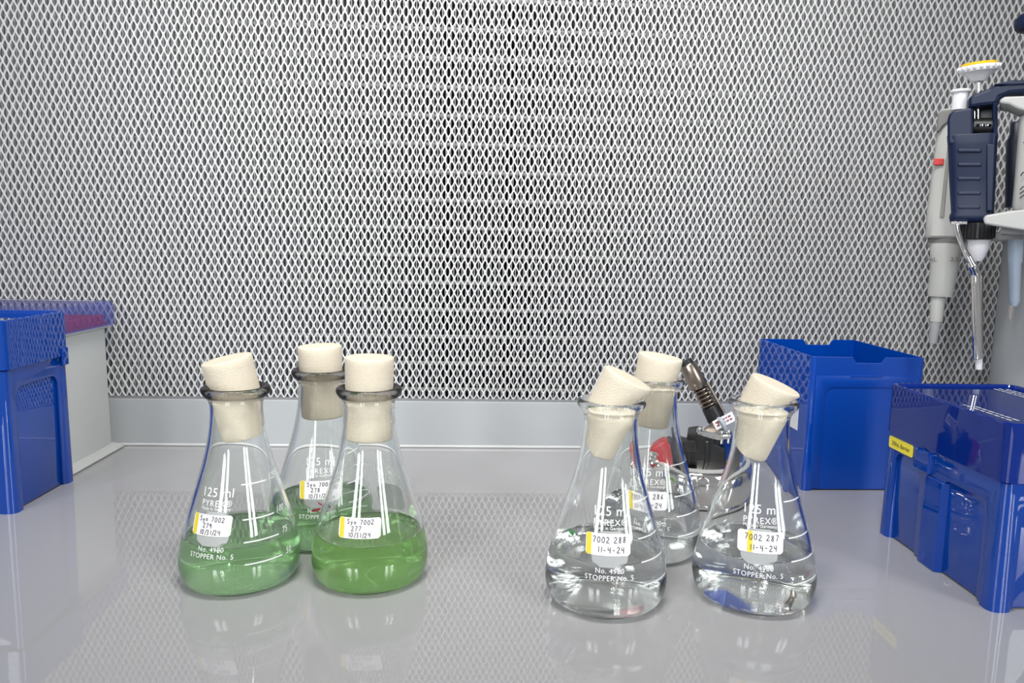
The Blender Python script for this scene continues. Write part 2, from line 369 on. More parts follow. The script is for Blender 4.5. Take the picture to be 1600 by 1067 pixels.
def flask(key, x, y, label, level, liquid, logo, tape, lines, small, tape_at, lab_z, soot=False, h=2.5):
    c = (x/1000, y/1000)
    root = empty('erlenmeyer_flask', (c[0], c[1], 0), label, 'flask', 'stoppered lab flasks')
    prof = fine(OUT, 3)+fine(INN, 3)
    b = MB().lathe([(0, 0)]+prof, (c[0], c[1], .0001), 1) if False else MB()
    n = 80; vs = []; fs = []
    pr = [(r, z) for r, z in prof if r > .01]; m = len(pr)
    for r, z in pr:
        for k in range(n): a = 2*PI*k/n; vs.append((c[0]+r/1000*math.cos(a), c[1]+r/1000*math.sin(a), z/1000+.0001))
    for i in range(m-1):
        for k in range(n): fs.append((i*n+k, i*n+(k+1) % n, (i+1)*n+(k+1) % n, (i+1)*n+k))
    vs += [(c[0], c[1], .0008), (c[0], c[1], .0021)]; A = len(vs)-2
    for k in range(n): fs += [(A, (k+1) % n, k), (A+1, (m-1)*n+k, (m-1)*n+(k+1) % n)]
    MB().add(vs, fs).build('glass_body', M['glass'], root, True, angle=80)
    # liquid with a small meniscus; laps a hair into the glass so no air film shows
    low = [(r, z) for r, z in sorted(fine(INN, 3), key=lambda q: (q[1], q[0])) if z < level-.2 and r > .01]
    e = .22
    lp = [(r+e*.6, z-e if r < 26 else z-e*.3) for r, z in low]+[(r_in(level+1.1)+e, level+1.1), (r_in(level+.9)-.35, level+.85), (r_in(level)-1.0, level+.3), (r_in(level)-2.4, level+.03), (r_in(level)-5, level)]
    vs = []; fs = []
    for r, z in lp:
        for k in range(n): a = 2*PI*k/n; vs.append((c[0]+r/1000*math.cos(a), c[1]+r/1000*math.sin(a), z/1000+.0001))
    m = len(lp)
    for i in range(m-1):
        for k in range(n): fs.append((i*n+k, i*n+(k+1) % n, (i+1)*n+(k+1) % n, (i+1)*n+k))
    vs += [(c[0], c[1], lp[0][1]/1000+.0001), (c[0], c[1], level/1000+.0001)]; A = len(vs)-2
    for k in range(n): fs += [(A, (k+1) % n, k), (A+1, (m-1)*n+k, (m-1)*n+(k+1) % n)]
    MB().add(vs, fs).build('liquid', M[liquid], root, True, angle=60)
    # fired-on white print
    ph = math.radians(logo); f = on_cone(c, ph, .06); f2 = on_cone(c, ph, .10)
    V = []; F = []
    for body, size, z, sp in (('125 ml', 6.6, 55.0, 1.05), ('PYREX\u00ae', 4.4, 50.2, 1.15), ('Made in Germany', 2.3, 48.2, 1.05), ('No. 4980', 3.6, 27.2, 1.1), ('STOPPER No. 5', 3.6, 23.6, 1.1)):
        v, g = text_mesh(body, size, sp); k = len(V); V += [(a, z+bb) for a, bb in v]; F += [tuple(i+k for i in q) for q in g]
    wrap_flat('printed_lettering', V, F, f, M['print'], root)
    pv, pf = patch_grid(19, 17.5, 4.5); wrap_flat('marking_patch', [(a, 38.8+bb) for a, bb in pv], pf, f, M['patch'], root)
    f = on_cone(c, ph, .06)
    for z, num in ((61, '125'), (43, '100'), (31.5, '75'), (20, '50')):
        V = []; F = []
        for i in range(13):
            a = math.radians(33+38*i/12)*r_out(z); V += [(a, z-.32), (a, z+.32)]
            if i: F.append((2*i-2, 2*i, 2*i+1, 2*i-1))
        v, g = text_mesh(num, 4.6, 1.05); k = len(V); u0 = math.radians(71)*r_out(z)+5.2; V += [(u0+a, z-.5+bb) for a, bb in v]; F += [tuple(i+k for i in q) for q in g]
        wrap_flat('graduation_mark', V, F, f, M['print'], root)
    # stuck-on paper label with tape stripe and pen writing
    pt = math.radians(tape)
    fa, fb, fc, fd = (on_cone(c, pt, d) for d in (.12, .26, .33, .38))
    lw, lh = 23.4, 10.6
    pl = thick_patch('paper_label', lw, lh, 1.2, fa, fb, 0, lab_z, M['paper'], root)
    sv = []; sf = []
    for j in range(7):
        zz = lab_z-lh/2*.97+lh*.97*j/6; sv += [(tape_at-1.35, zz), (tape_at+1.35, zz)]
        if j: sf.append((2*j-2, 2*j-1, 2*j+1, 2*j))
    so = wrap_flat('tape_stripe', sv, sf, fc, M['yellow_tape'], pl); so['label'] = 'yellow tape stripe'
    if small: hv, hf = handwriting(lines, 2.45, 3.25, .36, -6.8, lab_z+1.9, (0, 2.6, 1.0))
    else: hv, hf = handwriting(lines, 2.9, 4.9, .38, -8.0, lab_z+1.0, (0, 2.6))
    wrap_flat('handwriting', hv, hf, fd, M['ink'], pl)
    if soot:
        vs = []; n2 = 80
        pr = [(r+.12, z+.06) for r, z in fine([q for q in OUT if q[1] >= 107.4], 3)]+[(r-.1, z+.15) for r, z in fine(INN[:2], 3)]
        pr = [(17.0, 106.6)]+pr
        vs = [(c[0]+r/1000*math.cos(2*PI*k/n2), c[1]+r/1000*math.sin(2*PI*k/n2), z/1000+.0001) for r, z in pr for k in range(n2)]
        fs = [(i*n2+k, i*n2+(k+1) % n2, (i+1)*n2+(k+1) % n2, (i+1)*n2+k) for i in range(len(pr)-1) for k in range(n2)]
        so = MB().add(vs, fs).build('rim_scorch', M['soot'], root, True); so['label'] = 'soot-blackened rim'
    return root
def stopper(x, y, tilt, head, length, label, rt=13.4, lean=0., off=0.):
    """foam plug: a cylinder that leans, squeezed to the bore below the rim"""
    c = Vector((x/1000, y/1000, .0001)); t = math.radians(tilt)
    side = Vector((-c.y, c.x, 0)).normalized()*-1          # image right
    ax = Vector((0, 0, math.cos(t)))+side*math.sin(t); uu = side*math.cos(t)-Vector((0, 0, math.sin(t))); vv = Vector((c.x, c.y, 0)).normalized()
    piv = c+Vector((0, 0, .106))+side*off/1000
    n = 48; rings = []
    zs = [-length]+[-length+.5, -length+1.2]+list(np.linspace(-length+4, head-4, 16))+[head-1.2, head-.5, head]
    for i, z in enumerate(zs):
        ed = 1-(.05 if i in (0, len(zs)-1) else .018 if i in (1, len(zs)-2) else 0)
        ring = []
        for k in range(n):
            a = 2*PI*k/n; rr = rt*ed*(1+.03*max(0, z)/20)
            p = piv+ax*(z/1000)+(uu*math.cos(a)+vv*math.sin(a))*rr/1000
            hh = (p.z-c.z)*1000
            if hh < 113.5:
                lim = (r_in(min(hh, 109.6))-.12 if hh < 109.6 else 13.2+(hh-109.6)*.35)/1000
                d = Vector((p.x-c.x, p.y-c.y, 0))
                if d.length > lim: d = d*(lim/d.length); p = Vector((c.x+d.x, c.y+d.y, p.z))
            ring.append(p)
        rings.append(ring)
    b = MB()
    for e in (0, -1):
        cc = sum(rings[e], Vector())/n
        inner = [[cc+(p-cc)*s for p in rings[e]] for s in (.02, .4, .8)]
        rings = (inner+rings) if e == 0 else (rings+inner[::-1])
    b.loft(rings)
    return tag(b.build('foam_stopper', M['foam'], None, True, angle=70), label, 'stopper', 'foam stoppers in the flasks')

FL = {'279': (-137.3, 420.1), '278': (-102.6, 480.2), '277': (-63.2, 421.7), '288': (70.6, 393.9), '286': (109.6, 461.1), '287': (154.8, 396.6)}
flask('279', *FL['279'], 'green culture flask showing white graduation marks, label 279', 27.5, 'culture', -30, -33, ('Syn 7002', '279', '10/31/24'), True, -9.6, 40.5, True)
r278 = flask('278', *FL['278'], 'green culture flask behind the other two green ones, label 278', 27.5, 'culture', -4, -6, ('Syn 7002', '278', '10/31/24'), True, -9.8, 40.5, True)
flask('277', *FL['277'], 'front green culture flask with sooty rim, label 277', 27.5, 'culture_deep', 150, -12, ('Syn 7002', '277', '10/31/24'), True, -9.8, 39.0, True)
flask('288', *FL['288'], 'clear liquid flask nearest the gap to the green ones, label 288', 30, 'water', 4, 2, ('7002 288', '11-4-24'), False, -10, 41)
flask('286', *FL['286'], 'clear liquid flask standing behind the other two clear ones, label 286', 30, 'water', 0, -2, ('7002 286', '11-4-24'), False, -8.2, 41)
flask('287', *FL['287'], 'clear liquid flask in front of the blue boxes, label 287', 30, 'water', 5, 6, ('7002 287', '11-4-24'), False, -5.3, 41)
# red smear on the marking patch of flask 278
f = on_cone((FL['278'][0]/1000, FL['278'][1]/1000), math.radians(-4), .16)
sm = [[(-1.5, 34.4), (-.4, 33.2), (1.0, 32.6), (2.2, 32.0), (2.6, 31.2), (1.8, 30.7), (1.4, 31.3), (.4, 31.8), (-.6, 32.4)], [(-5.2, 28.2), (-3.6, 29.2), (-1.6, 29.8), (.6, 30.2), (.2, 28.9), (-1.4, 28.0), (-3.4, 27.8)]]
for p in sm: wrap_flat('smear', p, [tuple(range(len(p)-1, -1, -1))], f, M['red_ink'], r278)['label'] = 'red stain'
stopper(*FL['279'], -12, 22, 23, 'cream foam stopper in sooty neck of flask 279, tilted towards the blue box')
stopper(*FL['278'], -2, 21, 25, 'cream foam stopper of the rear green flask 278')
stopper(*FL['277'], 1, 23, 24, 'cream foam stopper upright in front green flask 277')
stopper(*FL['288'], 26, 20, 24, 'cream foam stopper steeply tilted in clear flask 288', off=0)
stopper(*FL['286'], 9, 20, 24, 'cream foam stopper of the rear clear flask 286')
stopper(*FL['287'], 22, 16, 25, 'cream foam stopper leaning in clear flask 287 near the blue boxes')
lf = P(893, 832, .3735)
tag(MB().prism([lf+Vector((-.0024, 0, .0022)), lf+Vector((-.0004, .0002, .0008)), lf+Vector((.0016, .0004, .0006)), lf+Vector((.0010, .0003, -.0022)), lf+Vector((-.0006, .0001, -.0008))], (0, .0005, 0)).build('leaf_scrap', M['green_leaf']), 'tiny green scrap stuck to clear flask 288', 'scrap')

# ------------------------------------------------------------------ blue tip boxes
def arch(y0, y1, z0, z1, r, n=5):
    """outline of an opening with rounded top corners, as (y, z), from foot to foot"""
    out = [(y0, z0)]
    for i in range(n+1): a = PI-PI/2*i/n; out.append((y0+r+r*math.cos(a), z1-r+r*math.sin(a)))
    for i in range(n+1): a = PI/2-PI/2*i/n; out.append((y1-r+r*math.cos(a), z1-r+r*math.sin(a)))
    return out+[(y1, z0)]
def side_skin(b, A, B, z1, t, arches, zf=.0):
    """upright wall from A to B (x,y), with arched recesses; skin thickness t along the outward normal"""
    A = Vector((*A, 0)); B = Vector((*B, 0)); L = (B-A).length; d = (B-A)/L; nrm = Vector((d.y, -d.x, 0))
    poly = [(0, zf)]
    for a0, a1, za, r in arches: poly += arch(a0, a1, zf, za, r)
    poly += [(L, zf), (L, z1), (0, z1)]
    b.prism([A+d*u+Vector((0, 0, z)) for u, z in poly], nrm*t)
# front box at the right, with lid
X0, X1, Y0, Y1 = .2790, .3620, .3745, .4895
tb = empty('tip_box', ((X0+X1)/2, (Y0+Y1)/2, 0), 'lidded blue tip box with yellow label, front at the edge', 'box', 'blue tip boxes')
b = MB().loft([rrect((X0+X1)/2, (Y0+Y1)/2, (X1-X0)/2-.0022, (Y1-Y0)/2-.0022, .004, z) for z in (.0012, .0722)])
side_skin(b, (X0+.0022, Y1-.004), (X0+.0022, Y0+.004), .0722, .0022, ((.0065, .036, .060, .007), (.059, .0975, .058, .007)), .0012)
side_skin(b, (X0+.004, Y0+.0022), (X1-.004, Y0+.0022), .0722, .0022, ((.008, .067, .056, .009),), .0012)
o = b.build('body', M['blue'], tb, True, .0006, 30)
b = MB()
for x, y in ((X0+.0052, Y0+.0052), (X1-.0052, Y0+.0052), (X0+.0052, Y1-.0052), (X1-.0052, Y1-.0052)):
    MB().loft([rrect(x, y, .0062*k, .0062*k, .0045*k, z) for k, z in ((1.06, .0), (1.06, .003), (.93, .04), (.82, .0715))]).build('corner_foot', M['blue'], tb, True, 0, 40)
MB().loft([[Vector((X0+.003, .4430, z)), Vector((X0-.0022*k, .4415, z)), Vector((X0-.0022*k, .4245, z)), Vector((X0+.003, .4225, z))] for z, k in ((0, 1), (.035, .8), (.056, .5))]).build('centre_rib', M['blue'], tb, False, .0006)
LX0, LX1, LY0, LY1, LZ0, LZ1 = .2774, .3636, .3729, .4911, .0725, .1048
b = MB().loft([rrect((LX0+LX1)/2, (LY0+LY1)/2, (LX1-LX0)/2-i, (LY1-LY0)/2-i, .006, z) for i, z in ((0, LZ0), (0, LZ1-.001), (.0008, LZ1), (.0022, LZ1), (.0030, LZ1-.0016), (.0040, LZ1-.0018))], cap=False)
r_ = rrect((LX0+LX1)/2, (LY0+LY1)/2, (LX1-LX0)/2-.0040, (LY1-LY0)/2-.0040, .006, LZ1-.0018); b.add(r_, [tuple(range(len(r_)))])
lid = b.build('lid', M['blue_lid'], tb, True, 0, 35)
MB().box(X0-.0030, X0+.001, .4365, .4535, .0570, .0705).build('latch', M['blue'], tb, False, .0012)
b = MB()
for y0, y1 in ((.4370, .4420), (.4480, .4530)): b.box(X0-.0036, X0-.0026, y0, y1, .0695, .0712)
b.build('latch_hook', M['blue'], tb, False, .0003)
b = MB().prism([(X0-.0003, y, z) for y, z in [(p.x, p.y) for p in rrect(.4725, .0656, .0142, .0040, .0014, 0, 3)]], (-.00025, 0, 0))
lb = b.build('label_sticker', M['yellow_label'], tb); lb['label'] = 'yellow label'
v, g = text_mesh('200uL Barrier', .0040, .95)
me = bpy.data.meshes.new('label_text'); me.from_pydata([(X0-.0007, .4725-a, .0642+bb) for a, bb in v], [], g); link('label_text', me, M['ink'], lb)
b = MB()   # worn white print on the lid, too small to read
rnd = random.Random(3)
for y0, y1, x in ((.392, .462, .2835), (.388, .430, .2885), (.388, .420, .2925), (.440, .478, .3440), (.448, .480, .3480), (.452, .478, .3520)):
    y = y0
    while y < y1:
        l = rnd.uniform(.002, .006); b.add([(x, y, LZ1-.00165), (x+.0014, y, LZ1-.00165), (x+.0014, y+l, LZ1-.00165), (x, y+l, LZ1-.00165)], [(0, 1, 2, 3)]); y += l+.0012
b.build('lid_print', M['print'], tb)['kind'] = 'stuff'
MB().loft([rrect((X0+X1)/2, (Y0+Y1)/2, .037, .052, .004, z) for z in (.0715, .0760)]).build('tip_tray', M['blue'], tb, True)

# rear box at the right: open, no lid
X0, X1, Y0, Y1, ZT = .2625, .3545, .5775, .6930, .1095
rb = empty('tip_box', ((X0+X1)/2, (Y0+Y1)/2, 0), 'open blue box without lid, near the mesh wall behind the lidded box', 'box', 'blue tip boxes')
def notched(xa, xb, n0, n1, nd, z1):
    return [(xa, .001), (xb, .001), (xb, z1), (n1+.0015, z1), (n1-.0018, z1-nd), (n0+.0018, z1-nd), (n0-.0015, z1), (xa, z1)]
t = .0016
MB().prism([(x, Y0, z) for x, z in notched(X0+.003, X1-.003, .2970, .3208, .0047, ZT)], (0, t, 0)).build('front_wall', M['blue_satin'], rb, False, .0003)
MB().prism([(x, Y1-t, z) for x, z in notched(X0+.003, X1-.003, .3060, .3320, .0050, ZT)], (0, t, 0)).build('back_wall', M['blue_rear'], rb, False, .0003)
for x in (X0, X1-t):
    MB().box(x, x+t, Y0+.003, Y1-.003, .001, ZT).build('side_wall', M['blue_rear'], rb, False, .0003)
MB().box(X0+.001, X1-.001, Y0+.001, Y1-.001, .001, .003).build('box_floor', M['blue_rear'], rb)
for sx, x in ((1, X0), (-1, X1)):
    for sy, y in ((1, Y0), (-1, Y1)):
        ring = []
        pts = [(.0032, 0), (.0016, .0004), (.0004, .0016), (0, .0032), (t, .0032), (t+.0004, t+.0004), (.0032, t)]
        MB().loft([[Vector((x+sx*a, y+sy*bb, z)) for a, bb in pts] for z in (0, ZT)]).build('corner_post', M['blue_rear'], rb, True, 0, 50)
        MB().loft([rrect(x+sx*.0028, y+sy*.0028, .0042, .0042, .003, z) for z in (0, .008)]+[rrect(x+sx*.0028, y+sy*.0028, .0032, .0032, .0025, .055)]).build('corner_foot', M['blue_rear'], rb, True, 0, 40)
# shallow raised frame on its front
b = MB(); side_skin(b, (X0+.004, Y0), (X1-.004, Y0), .0945, .0009, ((.008, .076, .085, .007),), .002); b.build('front_frame', M['blue_satin'], rb, True, .0004, 30)
b = MB().box(.2938, .3205, Y0-.0016, Y0, .0935, .0948); b.build('catch_ledge', M['blue_rear'], rb, False, .0004)
MB().prism([(X0-.0001, y, z) for y, z in ((.5955, .0678), (.6165, .0678), (.6165, .0452), (.5955, .0452))], (-.0003, 0, 0)).build('label_sticker', M['white'], rb)['label'] = 'white sticker'

# box at the left edge
X0, X1, Y0, Y1 = -.4420, -.3255, .5190, .5950
lb = empty('tip_box', ((X0+X1)/2, (Y0+Y1)/2, 0), 'tall blue tip box cut off by the picture edge, before the white box', 'box', 'blue tip boxes')
b = MB().loft([rrect((X0+X1)/2, (Y0+Y1)/2, (X1-X0)/2-.0020, (Y1-Y0)/2-.0020, .004, z) for z in (.0012, .102)])
side_skin(b, (X1-.0020, Y0+.004), (X1-.0020, Y1-.004), .102, .0020, ((.0065, .0590, .0880, .008),), .0012)
side_skin(b, (X0+.004, Y0+.0020), (X1-.004, Y0+.0020), .102, .0020, ((.010, .097, .085, .010),), .0012)
b.build('body', M['blue'], lb, True, .0006, 30)
for x, y in ((X0+.0052, Y0+.0052), (X1-.0052, Y0+.0052), (X0+.0052, Y1-.0052), (X1-.0052, Y1-.0052)):
    MB().loft([rrect(x, y, .0062*k, .0062*k, .0045*k, z) for k, z in ((1.06, .0), (1.06, .003), (.97, .06), (.93, .101))]).build('corner_foot', M['blue'], lb, True, 0, 40)
LX0, LX1, LY0, LY1, LZ0, LZ1 = X0-.002, X1+.0022, Y0-.002, Y1+.002, .1020, .1360
b = MB().loft([rrect((LX0+LX1)/2, (LY0+LY1)/2, (LX1-LX0)/2-i, (LY1-LY0)/2-i, .006, z) for i, z in ((0, LZ0), (0, LZ1-.001), (.0008, LZ1), (.0022, LZ1), (.0030, LZ1-.0028), (.0040, LZ1-.0030))], cap=False)
r_ = rrect((LX0+LX1)/2, (LY0+LY1)/2, (LX1-LX0)/2-.0040, (LY1-LY0)/2-.0040, .006, LZ1-.0030); b.add(r_, [tuple(range(len(r_)))])
b.build('lid', M['blue'], lb, True, 0, 35)
MB().box(LX1-.001, LX1+.0012, Y1-.010, Y1-.002, .0945, .1080).build('lid_clip', M['blue'], lb, False, .0006)

# white box with violet lid
X0, X1, Y0, Y1 = -.4700, -.3380, .6080, .6880
wb = empty('pipette_tip_rack', ((X0+X1)/2, (Y0+Y1)/2, 0), 'white tip rack with clear violet lid over red tips', 'box')
MB().loft([rrect((X0+X1)/2, (Y0+Y1)/2, (X1-X0)/2+i, (Y1-Y0)/2+i, .005, z) for i, z in ((.0, .0042), (-.0005, .112), (.004, .1145), (.004, .1158))]).build('body', M['white_plastic'], wb, True, 0, 35)
MB().loft([rrect((X0+X1)/2, (Y0+Y1)/2+.001, (X1-X0)/2+i, (Y1-Y0)/2+i, .006, z) for i, z in ((.0070, .0005), (.0078, .0020), (.0070, .0032), (.001, .0060))]).build('foot_flange', M['white_plastic'], wb, True, 0, 35)
i0 = .0075
MB().loft([rrect((X0+X1)/2, (Y0+Y1)/2, (X1-X0)/2+i, (Y1-Y0)/2+i, .012, z, 8) for i, z in ((i0, .1160), (i0, .1335), (i0-.0012, .1360), (i0-.003, .1372), (i0-.006, .1372))]).build('lid', M['violet_lid'], wb, True, 0, 40)
b = MB().loft([rrect((X0+X1)/2, (Y0+Y1)/2, (X1-X0)/2+.001, (Y1-Y0)/2+.001, .006, z) for z in (.1160, .1185)])
b.build('tip_tray', M['red_tips'], wb)
tipm = None
for i in range(14):
    for j in range(8):
        x, y = X1-.004-i*.009, Y0+.006+j*.0097
        if tipm is None:
            tipm = MB().lathe([(.0033, 0), (.0036, .0035), (.0036, .0058), (.0030, .0060), (.0026, .0030)], (0, 0, 0), 10)
            to = tipm.build('tip_collar', M['red_tips'], wb, True); base = wb.location.copy(); to.data.transform(Matrix.Translation(base))
        else:
            to = to.copy(); C.objects.link(to); to.parent = wb
        to.location = Vector((x, y, .1185))-wb.location
b = MB(); rnd = random.Random(5)
for y in (.676, .681):
    x = -.46
    while x < -.345:
        l = rnd.uniform(.0015, .004); b.add([(x, y, .1374), (x+l, y, .1374), (x+l, y+.003, .1374), (x, y+.003, .1374)], [(0, 1, 2, 3)]); x += l+.0014
b.build('lid_print', M['print'], wb)['kind'] = 'stuff'

# ------------------------------------------------------------------ portable gas burner behind the clear flasks
BC = Vector((.1715, .5640, 0))
gb = empty('gas_burner', BC, 'portable gas burner with chrome cartridge and red knob behind clear flasks', 'burner')
MB().lathe([(.034, 0), (.0372, .0012), (.0380, .003), (.0380, .0045), (.0374, .0052), (.0380, .006), (.0380, .0245), (.0370, .0272), (.0355, .0285), (.0345, .0282), (.0300, .0300), (.018, .0330), (.0, .034)], BC, 64).build('cartridge', M['chrome'], gb, True, angle=50)
MB().lathe([(.0345, 0), (.0352, .0006), (.0352, .0016), (.0340, .0020)], BC+Vector((0, 0, .0280)), 64).build('cartridge_seam', M['grey_light'], gb, True)
Yb = .556
FB = Frame(BC)
q = lambda px, py, Y=Yb: FB.at(px, py, Y-.562)
def slab(pts, d, Y, name, m, bevel=.0008):
    return MB().prism([q(a, c, Y) for a, c in pts], FB.n*d).build(name, m, gb, False, bevel)
slab([(1062, 742), (1066, 700), (1072, 694), (1074, 678), (1090, 676), (1116, 684), (1117, 694), (1133, 702), (1136, 744)], .024, .546, 'valve_block', M['black'], .0012)
slab([(1066, 706), (1068, 690), (1086, 688), (1090, 706)], .008, .541, 'valve_ridge', M['black'], .001)
slab([(1100, 735), (1101, 690), (1108, 690), (1109, 735)], .004, .543, 'valve_ridge', M['black'], .0008)
kc = q(1026, 716, .545)
pts = [q(1050, 694, .548), q(1068, 700, .548)]
kn = slab([(1012, 708), (1018, 700), (1030, 694), (1044, 689), (1060, 694), (1064, 712), (1062, 736), (1046, 742), (1030, 738), (1018, 731), (1012, 722)], .016, .544, 'control_knob', M['red'], .0022); kn['label'] = 'red knob'
slab([(1050, 692), (1060, 689), (1078, 694), (1078, 738), (1062, 742), (1058, 712)], .018, .545, 'knob_collar', M['black'], .001)
MB().lathe([(.0, -.0012), (.0030, -.0010), (.0036, 0), (.0048, -.0006), (.0052, .0006), (.0052, .002)], q(1022, 715, .5432), 24, (0, 1, 0)).build('knob_screw', M['chrome'], kn, True)
MB().lathe([(.0085, 0), (.0085, .004), (.0078, .0048), (.0085, .0056), (.0085, .010)], q(1127, 727, .556)+Vector((0, 0, -.005)), 24).build('regulator_ring', M['grey_light'], gb, True)
slab([(1127, 684), (1131, 679), (1145, 681), (1145, 738), (1127, 742)], .014, .552, 'igniter_body', M['blue'], .001)
slab([(1089, 680), (1090, 673), (1118, 676), (1127, 680), (1143, 679), (1143, 685), (1126, 688), (1110, 686)], .016, .546, 'bracket', M['chrome'], .0008)
slab([(1096, 674), (1107, 666), (1113, 659), (1124, 656), (1126, 678), (1114, 678)], .005, .552, 'bracket_fin', M['bronze'], .0008)
for a, c in ((1093, 672), (1128, 677), (1139, 676)):
    MB().lathe([(.0, .0022), (.0018, .0018), (.0022, 0), (.0022, -.002), (.0014, -.0022), (.0014, -.008)][::-1], q(a, c, .548), 16).build('bracket_screw', M['chrome'], gb, True)
A = q(1072, 566, .560); B = q(1124, 664, .560); ax = (B-A).normalized(); L = (B-A).length
def seg(name, t0, t1, r0, r1, m, off=0):
    sd = Vector((ax.z, 0, -ax.x)); o = sd*off
    return MB().tube([A+ax*L*t0+o, A+ax*L*(t0+.06*(t1-t0))+o, A+ax*L*(t1-.06*(t1-t0))+o, A+ax*L*t1+o], [r0*.9, r0, r1, r1*.9], 24).build(name, m, gb, True, angle=35)
seg('burner_mouth', -.03, .05, .0050, .0054, M['black'])
seg('flame_tube', .03, .40, .0066, .0074, M['bronze'])
seg('inner_tube', .38, .70, .0042, .0042, M['black'])
for k in range(5):
    t0 = .42+k*.058; MB().tube([A+ax*L*t0, A+ax*L*(t0+.012), A+ax*L*(t0+.024), A+ax*L*(t0+.036)], [.0056, .0064, .0064, .0056], 24).build('air_ring', M['bronze'], gb, True, angle=50)
seg('black_sleeve', .70, .92, .0064, .0070, M['black'])
seg('sleeve_base', .92, 1.06, .0064, .0058, M['grey_light'])
sd = Vector((ax.z, 0, -ax.x)); sd = sd if sd.x > 0 else -sd
MB().tube([A+ax*L*.36+sd*.0066+Vector((0, -.003, 0)), A+ax*L*.86+sd*.0072+Vector((0, -.003, 0))], .0012, 10).build('igniter_wire', M['bronze'], gb, True)
c0 = A+ax*L*.93+Vector((0, -.0078, 0)); hw = .0085; hh = .0037
stk = MB().prism([c0+sd*(.0035+a*hw)+ax*b_*hh for a, b_ in ((-1, -1), (1, -1), (1, 1), (-1, 1))], (0, .0003, 0)).build('label_sticker', M['paper'], gb); stk['label'] = 'white sticker'
b = MB(); rnd = random.Random(2)
for row in (-.45, .25):
    a = -.8
    while a < .7:
        l = rnd.uniform(.12, .3); p = [c0+sd*(.0035+x*hw)+ax*y*hh+Vector((0, -.0003, 0)) for x, y in ((a, row-.12), (a+l, row-.12), (a+l, row+.16), (a, row+.16))]; b.add(p, [(0, 1, 2, 3)]); a += l+.1
b.build('sticker_print', M['red_ink'], stk)
MB().tube(smooth_path([q(1118, 654, .556), q(1126, 656, .553), q(1131, 664, .552), q(1134, 674, .553), q(1135, 686, .556)]), .0018, 12).build('hose', M['hose'], gb, True)

# ------------------------------------------------------------------ pipette stand and pipettes
Ys = .560
st = empty('pipette_stand', (.4430, Ys+.005, 0), 'grey pipette stand with round post at the picture edge', 'stand')
F = Frame(P(1570, 340, .545))
sc0 = Vector((.4430, Ys+.005, 0))
MB().lathe([(.0, 0), (.050, 0), (.052, .002), (.052, .008), (.048, .012), (.038, .016), (.036, .022), (.0355, .205), (.0, .206)], sc0, 64).build('post', M['post'], st, True, angle=40)
MB().lathe([(.0, 0), (.043, 0), (.044, .001), (.044, .006), (.043, .007), (.0, .007)], sc0+Vector((0, 0, .2030)), 64).build('collar', M['grey'], st, True, angle=40)
MB().lathe([(.0, 0), (.020, 0), (.020, .060), (.022, .062), (.022, .070), (.018, .074), (.0, .075)], sc0+Vector((.004, .008, .2090)), 48).build('column', M['grey'], st, True, angle=40)
def wedge(name, pts, Y, d, m, bevel=.0012, par=st):
    return MB().prism([F.at(a, c, Y-.545) for a, c in pts], F.n*d).build(name, m, par, False, bevel)
wedge('lower_arm', [(1536, 341), (1540, 336), (1582, 329), (1640, 322), (1640, 366), (1594, 359), (1562, 354), (1538, 350)], .482, .014, M['grey_light'], .0014)
wedge('lower_plate', [(1563, 350), (1640, 350), (1640, 368), (1563, 365)], .500, .060, M['grey'], .001)
wedge('arm_rail', [(1553, 333), (1640, 318), (1640, 326), (1553, 341)], .540, .010, M['grey'], .001)
wedge('hanger', [(1561, 161), (1563, 154), (1571, 150.5), (1612, 149), (1612, 173), (1600, 173), (1590, 170), (1576, 163)], .499, .034, M['grey_light'], .002)
# navy pipette
Y = .540
F = Frame(P(1520, 340, Y))
np_ = empty('pipette', P(1520, 577, Y), 'navy pipette with yellow capped plunger and steel ejector arm', 'pipette', 'pipettes on the stand')
def sec(pxl, pxr, py, off, dy, e=.35, n=28, yo=0):
    a = F.at(pxl, py, off); b = F.at(pxr, py, off); c = (a+b)/2; h = (b-a).length/2; out = []
    for k in range(n):
        t = 2*PI*k/n; cc, ss = math.cos(t), math.sin(t)
        out.append(c+F.u*h*math.copysign(abs(cc)**e, cc)+F.n*dy*math.copysign(abs(ss)**e, ss))
    return out
def body(name, rows, m, par, off=0., e=.5, angle=40):
    return MB().loft([sec(a, b, c, off, d, e) for a, b, c, d in rows]).build(name, m, par, True, angle=angle)
def prism(name, pts, off, d, m, par, bevel=.001):
    return MB().prism([F.at(a, c, off) for a, c in pts], F.n*d).build(name, m, par, False, bevel)
# handle: below the window a full block, above it a left shoulder and a right cheek
hb = body('handle', [(1484, 1550, 348, .010), (1484, 1551, 346, .0115), (1483, 1553, 341, .0125), (1484, 1553, 336, .0125), (1486, 1553, 333, .0120), (1483, 1556, 280, .0140), (1481, 1558, 230, .0150), (1480, 1559, 216, .0155), (1480, 1559, 213, .0150)], M['navy'], np_, 0, .32)
prism('handle_shoulder', [(1480.5, 226), (1480, 188), (1482.5, 178), (1489, 172.5), (1515, 168), (1521, 168), (1521, 226)], 0-.0149, .0296, M['navy'], np_, .0030)
prism('handle_cheek', [(1551, 215), (1551, 160), (1559, 158), (1559, 215)], 0-.0140, .029, M['navy'], np_, .0015)
prism('window_back', [(1520, 214), (1520, 160), (1552, 160), (1552, 214)], 0+.004, .008, M['navy_dark'], np_, .0005)
prism('finger_hook', [(1512, 169), (1512, 153), (1521, 147), (1546, 137), (1552, 132), (1574, 128), (1582, 125), (1600, 126), (1611, 127.5), (1611, 143), (1600, 144), (1578, 146), (1563, 152), (1558, 163), (1530, 166)], 0-.0125, .025, M['navy'], np_, .0025)
